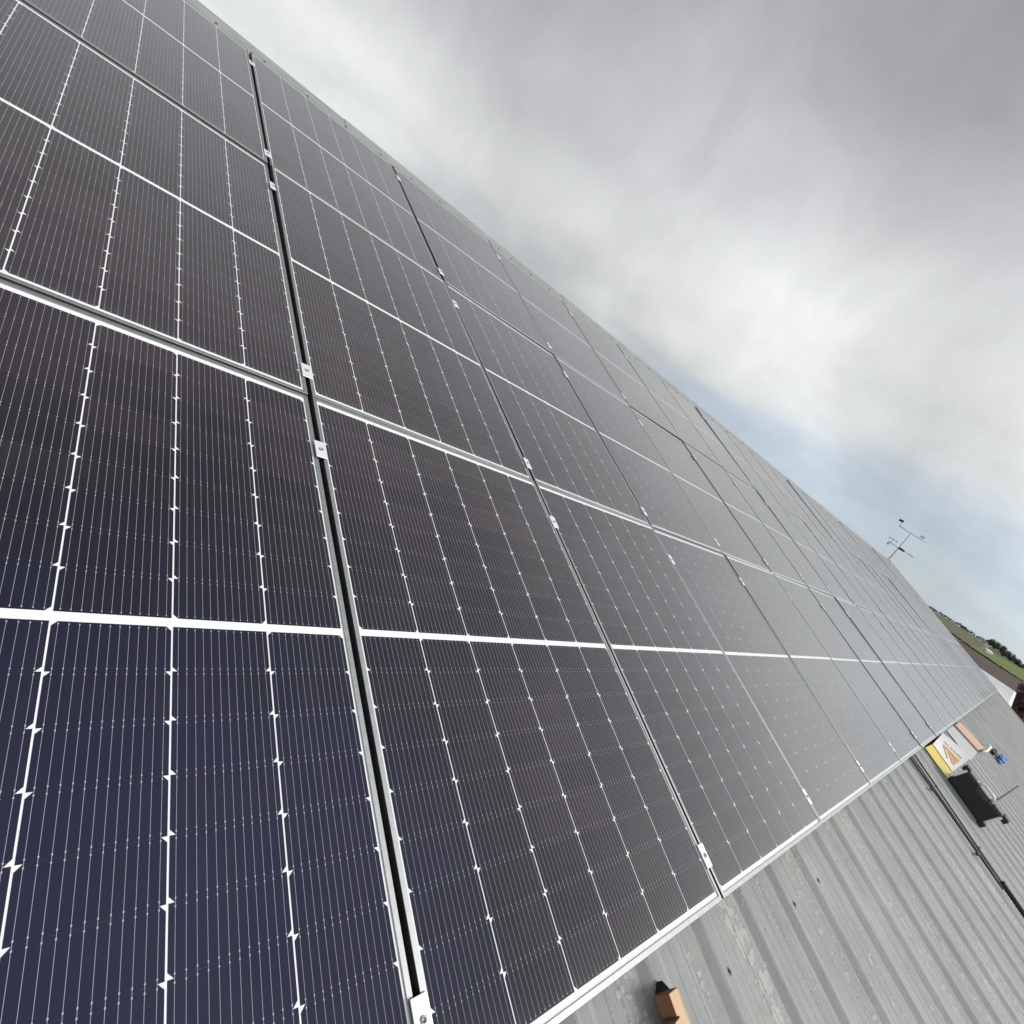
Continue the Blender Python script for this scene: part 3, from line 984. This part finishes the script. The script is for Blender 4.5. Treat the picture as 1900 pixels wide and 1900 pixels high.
for k in range(3):
    a = 0.5 + k * 2.094
    d = side * math.cos(a) + view * math.sin(a)
    c0 = side * -0.34 + UPV * 0.80
    tubes('cup_arm', [[c0, c0 + d * 0.14]], 0.009, M_STATION)
    bm = bmesh.new()
    bmesh.ops.create_uvsphere(bm, u_segments=10, v_segments=6, radius=0.045)
    for v in bm.verts:
        v.co += c0 + d * 0.16
    me = bpy.data.meshes.new('cup')
    bm.to_mesh(me)
    bm.free()
    me.materials.append(M_STATION)
    new_obj('wind_cup', me, None, t)
tubes('cup_post', [[side * -0.34 + UPV * 0.62, side * -0.34 + UPV * 0.82]], 0.014, M_STATION)
tubes('rain_gauge', [[side * -0.40 + UPV * 0.50, side * -0.40 + UPV * 0.66]], 0.04, M_STATION)
b = MB()
for dd in (0,):
    A = side * 0.30 + UPV * (H + .06)
    vs = []
    for q in (A, A + side * .18 - UPV * .0, A + side * .18 + UPV * .07, A + UPV * .07):
        for e_ in (-.03, .03):
            vs.append(q + view * e_)
    b.add(vs, [(0, 2, 4, 6), (7, 5, 3, 1), (0, 1, 3, 2), (2, 3, 5, 4), (4, 5, 7, 6), (6, 7, 1, 0)])
    b.tube([A + side * .09 - UPV * .06, A + side * .09], 0.01, 6)
new_obj('light_sensor', b.mesh('light_sensor'), M_STATION, t)

# ------------------------------------------------------------------ land
def land_h(r_, a=0.0):
    h_ = 0.0
    if r_ > 430:
        h_ = 8.0 * min((r_ - 430) / 470.0, 1.0)
    if r_ > 900:
        h_ = 8.0 - min((r_ - 900) / 600.0, 1.0) * 6.0
    if r_ > 430:
        k_ = min((r_ - 430) / 400, 1)
        h_ += k_ * (0.8 * math.sin(a * 23 + 1) + 0.5 * math.sin(a * 61 + 2))
    return h_


def polar_pt(r_, a, lift=0.0):
    return (CAM_W.x + r_ * math.cos(a), CAM_W.y + r_ * math.sin(a), GROUND_Z + land_h(r_, a) + lift)


def build_soil(t, b, out):
    p_ = pos_vec(t)
    n1 = t.noise(p_, 0.35, 6, 0.65)
    n2 = t.noise(p_, 0.012, 3, 0.5)
    c = t.ramp(n1, [(0.3, (0.070, 0.048, 0.040, 1)), (0.52, (0.115, 0.082, 0.070, 1)), (0.72, (0.175, 0.135, 0.115, 1))])
    c = t.mix(t.math('MULTIPLY', t.ramp(n2, [(0.45, g(0.0)), (0.6, g(1.0))]), 0.35), c, (0.10, 0.10, 0.065, 1))
    t.t.links.new(c, b.inputs['Base Color'])
    bump(t, b, n1, 0.6, 0.6)


M_SOIL = mat('reddish_brown_soil', rough=0.95, spec=0.1, build=build_soil)
radii = [0, 15, 40, 80, 130, 180, 240, 320, 400, 430, 480, 540, 600, 680, 760, 840, 900, 980, 1100, 1300, 1600, 2200, 3200, 5000]
NA = 180
vs = [polar_pt(0, 0)]
fs = []
for r_ in radii[1:]:
    for k in range(NA):
        vs.append(polar_pt(r_, 2 * math.pi * k / NA))
for k in range(NA):
    fs.append((0, 1 + k, 1 + (k + 1) % NA))
for i in range(len(radii) - 2):
    for k in range(NA):
        a, c = 1 + i * NA + k, 1 + i * NA + (k + 1) % NA
        fs.append((a, a + NA, c + NA, c))
b = MB()
b.add(vs, fs)
ground = new_obj('ground', b.mesh('ground', True), M_SOIL, kind='structure')


def field(name, lo, hi, a0, a1, material, lift, n_=60):
    """sheet between two radius functions of the angle (degrees)"""
    b_ = MB()
    vs_, fs_ = [], []
    nr = 12
    for i_ in range(n_ + 1):
        a_ = a0 + (a1 - a0) * i_ / n_
        for j_ in range(nr + 1):
            r__ = lo(a_) + (hi(a_) - lo(a_)) * j_ / nr
            vs_.append(polar_pt(r__, R(a_), lift))
    for i_ in range(n_):
        for j_ in range(nr):
            q = i_ * (nr + 1) + j_
            fs_.append((q, q + 1, q + nr + 2, q + nr + 1))
    b_.add(vs_, fs_)
    return new_obj(name, b_.mesh(name, True), material, kind='structure')


M_GRASS = mat('green_field', rough=0.9, spec=0.1, build=build_noisy((0.120, 0.165, 0.045), (0.185, 0.215, 0.075), 0.03, 5, coord='World'))
M_OLIVE = mat('olive_hillside', rough=0.9, spec=0.1, build=build_noisy((0.105, 0.115, 0.065), (0.165, 0.160, 0.100), 0.02, 5, coord='World'))
M_PLOUGH = mat('ploughed_field', rough=0.95, spec=0.1, build=build_noisy((0.075, 0.058, 0.048), (0.135, 0.100, 0.088), 0.05, 6, coord='World'))
field('ploughed_field', lambda a: 215.0, lambda a: 432.0, -12, 9, M_PLOUGH, 0.15)
field('green_field', lambda a: 425 + 4 * a, lambda a: 690 - max(0, a - 1.2) * 95, -12, 3.9, M_GRASS, 0.30)
field('hillside', lambda a: (430 if a > 3.9 else 692 - max(0, a - 1.2) * 95), lambda a: 960.0, -12, 12, M_OLIVE, 0.22)


def build_leaf(c0, c1):
    def fn(t, b, out):
        n_ = t.noise(pos_vec(t), 1.5, 3, 0.6)
        t.t.links.new(t.ramp(n_, [(0.3, g(c0)), (0.7, g(c1))]), b.inputs['Base Color'])
    return fn


M_LEAF = mat('dull_green_foliage', rough=0.8, spec=0.2, build=build_leaf((0.080, 0.090, 0.070), (0.120, 0.125, 0.095)))
M_BARK = mat('tree_bark', rough=0.9, build=build_noisy((0.05, 0.045, 0.038), (0.09, 0.08, 0.07), 4))


def tree_meshes(seed, h, wdt, n_leaf, zlo=0.38, leaf=None):
    rs_ = random.Random(seed)
    tb = MB()
    tb.tube([(0, 0, -0.6), (0.05 * h * rs_.uniform(-1, 1), 0, 0.3 * h), (0, 0.03 * h, 0.7 * h)], [0.035 * h, 0.026 * h, 0.008 * h], 7)
    for k_ in range(6):
        a_ = rs_.uniform(0, 6.28)
        z0_ = h * rs_.uniform(0.2, 0.5)
        tb.tube([(0, 0, z0_), (math.cos(a_) * wdt * .35, math.sin(a_) * wdt * .35, z0_ + h * .2)], [0.014 * h, 0.005 * h], 5)
    cb = MB()
    lobes = []
    for k_ in range(9):
        a_ = rs_.uniform(0, 6.28)
        rr = rs_.uniform(0.0, 0.42) * wdt
        lobes.append((Vector((math.cos(a_) * rr, math.sin(a_) * rr, h * rs_.uniform(zlo, 0.82))), wdt * rs_.uniform(0.16, 0.28)))
    for k_ in range(n_leaf):
        c_, rad = rs_.choice(lobes)
        d_ = Vector((rs_.gauss(0, 1), rs_.gauss(0, 1), rs_.gauss(0, 1))).normalized()
        q = c_ + d_ * rad * rs_.uniform(0.55, 1.05)
        if q.z < h * .12:
            continue
        s_ = 0.045 * h * rs_.uniform(0.6, 1.3)
        u_ = d_.orthogonal().normalized()
        u_ = (Matrix.Rotation(rs_.uniform(0, 6.28), 3, d_) @ u_)
        v2 = (d_ + Vector((rs_.uniform(-.7, .7), rs_.uniform(-.7, .7), rs_.uniform(-.7, .7)))).normalized().cross(u_).normalized()
        cb.add([q - u_ * s_, q + v2 * s_, q + u_ * s_, q - v2 * s_], [(0, 1, 2, 3)])
    tm, cm = tb.mesh('trunk', True), cb.mesh('crown')
    tm.materials.append(M_BARK)
    cm.materials.append(leaf or M_LEAF)
    return tm, cm


T_BIG = [tree_meshes(s, 9.0, 11.0, 1500) for s in (1, 2)]
M_BARE = mat('reddish_bare_twigs', rough=0.9, spec=0.1, build=build_leaf((0.14, 0.098, 0.088), (0.26, 0.19, 0.17)))
T_BARE = [tree_meshes(s, 10.8, w_, 3000, 0.30, M_BARE) for s, w_ in ((11, 2.0), (12, 7.0))]
T_SMALL = [tree_meshes(s, 4.0, 5.0, 420) for s in (3, 4, 5)]


def plant(kind, deg, r_, sc, label, group, rz):
    tm, cm = kind
    p_ = polar_pt(r_, R(deg))
    t_ = empty('tree', Matrix.Translation(p_) @ Matrix.Rotation(rz, 4, 'Z') @ Matrix.Scale(sc, 4), label=label, category='tree', group=group)
    new_obj('trunk', tm, None, t_)
    new_obj('crown', cm, None, t_)


big_spots = [(2.75, 800, .75), (2.45, 790, 1.0), (2.15, 800, 1.05), (1.85, 770, 1.0), (1.55, 720, .85), (1.25, 760, .8), (1.0, 700, .8), (0.72, 690, .7), (0.45, 690, .55), (0.15, 720, .5)]
for i, (a, r_, sc) in enumerate(big_spots):
    plant(T_BIG[i % 2], a, r_, sc, 'rounded dark tree on the far hillside, %s of the clump from the left' % ORD[i + 1], 'trees in the clump beyond the green field', i * 1.7)
sm = [7.0, 6.85, 6.6, 6.45, 6.2, 6.0, 5.75, 5.4, 5.05, 4.8, 4.5, 4.3, 4.05, 3.8, 3.6, 3.4, 3.25, 3.05]
rs = random.Random(9)
for i, a in enumerate(sm):
    plant(T_SMALL[i % 3], a, 880 + rs.uniform(-20, 20), rs.uniform(.5, 1.15), 'tiny hedgerow tree on the skyline, %s from the left' % ORD[i + 1], 'hedgerow trees along the skyline', i * 1.3)
for k_, (a, r_, sc, des) in enumerate(((-1.15, 62, 0.92, 'narrow bare reddish tree just past the right edge, mirrored in the last panels'), (-7.4, 64, 0.95, 'second bare reddish tree farther to the right of the shed'))):
    plant(T_BARE[k_], a, r_, sc, des, 'bare trees off to the right', 0.5)
# field hedges (too many shrubs to count): one object of leafy clumps each
def hedge(name, pts_, hgt, seed, material):
    rs_ = random.Random(seed)
    b_ = MB()
    for (a0_, r0_), (a1_, r1_) in zip(pts_[:-1], pts_[1:]):
        for k_ in range(150):
            f_ = rs_.random()
            a_, r__ = a0_ + (a1_ - a0_) * f_, r0_ + (r1_ - r0_) * f_
            q = Vector(polar_pt(r__ + rs_.uniform(-1.2, 1.2), R(a_), 0)) + Vector((0, 0, hgt * rs_.random() ** .8))
            s_ = rs_.uniform(.4, 1.0)
            u_ = Vector((rs_.gauss(0, 1), rs_.gauss(0, 1), rs_.gauss(0, 1))).normalized()
            v_2 = u_.orthogonal().normalized()
            w_ = u_.cross(v_2)
            b_.add([q - v_2 * s_, q + w_ * s_, q + v_2 * s_, q - w_ * s_], [(0, 1, 2, 3)])
    return new_obj(name, b_.mesh(name), material, kind='stuff')


hedge('field_hedge', [(8, 470), (5.5, 470), (3.9, 450), (2.4, 436), (0.8, 430), (-1.5, 430)], 0.5, 3, M_LEAF)['label'] = 'low dark hedge between the brown field and the green field'
hedge('hill_hedge', [(7.2, 890), (5.2, 900), (3.5, 880), (1.0, 870), (-2, 860)], 2.4, 4, M_LEAF)['label'] = 'dark hedge line along the far skyline'

M_RENDER = mat('white_rendered_wall', (0.70, 0.69, 0.66), rough=0.8)
M_SLATE = mat('slate_roof', (0.10, 0.10, 0.11), rough=0.7)
for i, (a, r_, wd, hh, des) in enumerate([(2.98, 770, 9, 4.2, 'white farmhouse on the far hillside left of the tree clump'),
                                          (2.72, 740, 6, 3.2, 'smaller white cottage beside the far farmhouse'),
                                          (2.38, 560, 8, 2.6, 'pale low shed at the top edge of the green field')]):
    t_ = empty('farm_building', Matrix.Translation(polar_pt(r_, R(a))) @ Matrix.Rotation(R(15 * i - 60), 4, 'Z'), label=des, category='house', group='white farm buildings in the distance')
    b = MB()
    b.box(-wd / 2, wd / 2, -2.5, 2.5, -0.8, hh * .65)
    new_obj('wall', b.mesh('wall'), M_RENDER, t_)
    b = MB()
    b.add([(-wd / 2 - .2, -2.8, hh * .65), (wd / 2 + .2, -2.8, hh * .65), (wd / 2 + .2, 0, hh), (-wd / 2 - .2, 0, hh), (wd / 2 + .2, 2.8, hh * .65), (-wd / 2 - .2, 2.8, hh * .65)],
          [(0, 1, 2, 3), (3, 2, 4, 5), (0, 3, 5), (1, 4, 2), (0, 5, 4, 1)])
    new_obj('roof', b.mesh('roof'), M_RENDER if i == 2 else M_SLATE, t_)

# neighbouring shed with a pale low roof just past the gable
zt = CAM_W.z - 1.72
yr = CAM_W.y - 0.47
t_ = empty('white_roofed_shed', Matrix.Translation((29.5, yr, GROUND_Z)), label='shed with low white sheet roof directly beyond the barn gable', category='shed')
zloc = zt - GROUND_Z
b = MB()
for k in range(28):
    x0 = k * 1.0
    b.box(x0, x0 + 0.995, 0, 14.0, zloc - .06, zloc)
    b.box(x0 + 0.46, x0 + 0.53, 0.02, 13.98, zloc + .001, zloc + .03)
new_obj('roof', b.mesh('roof'), M_WHITEROOF, t_)
b = MB()
b.box(0.2, 27.8, 0.2, 13.8, -0.3, zloc - .07)
new_obj('wall', b.mesh('wall'), M_WALL, t_)
b = MB()
b.box(0.0, 28.0, -0.12, -0.005, zloc - .12, zloc - .01)
new_obj('gutter', b.mesh('gutter'), M_WHITEROOF, t_)
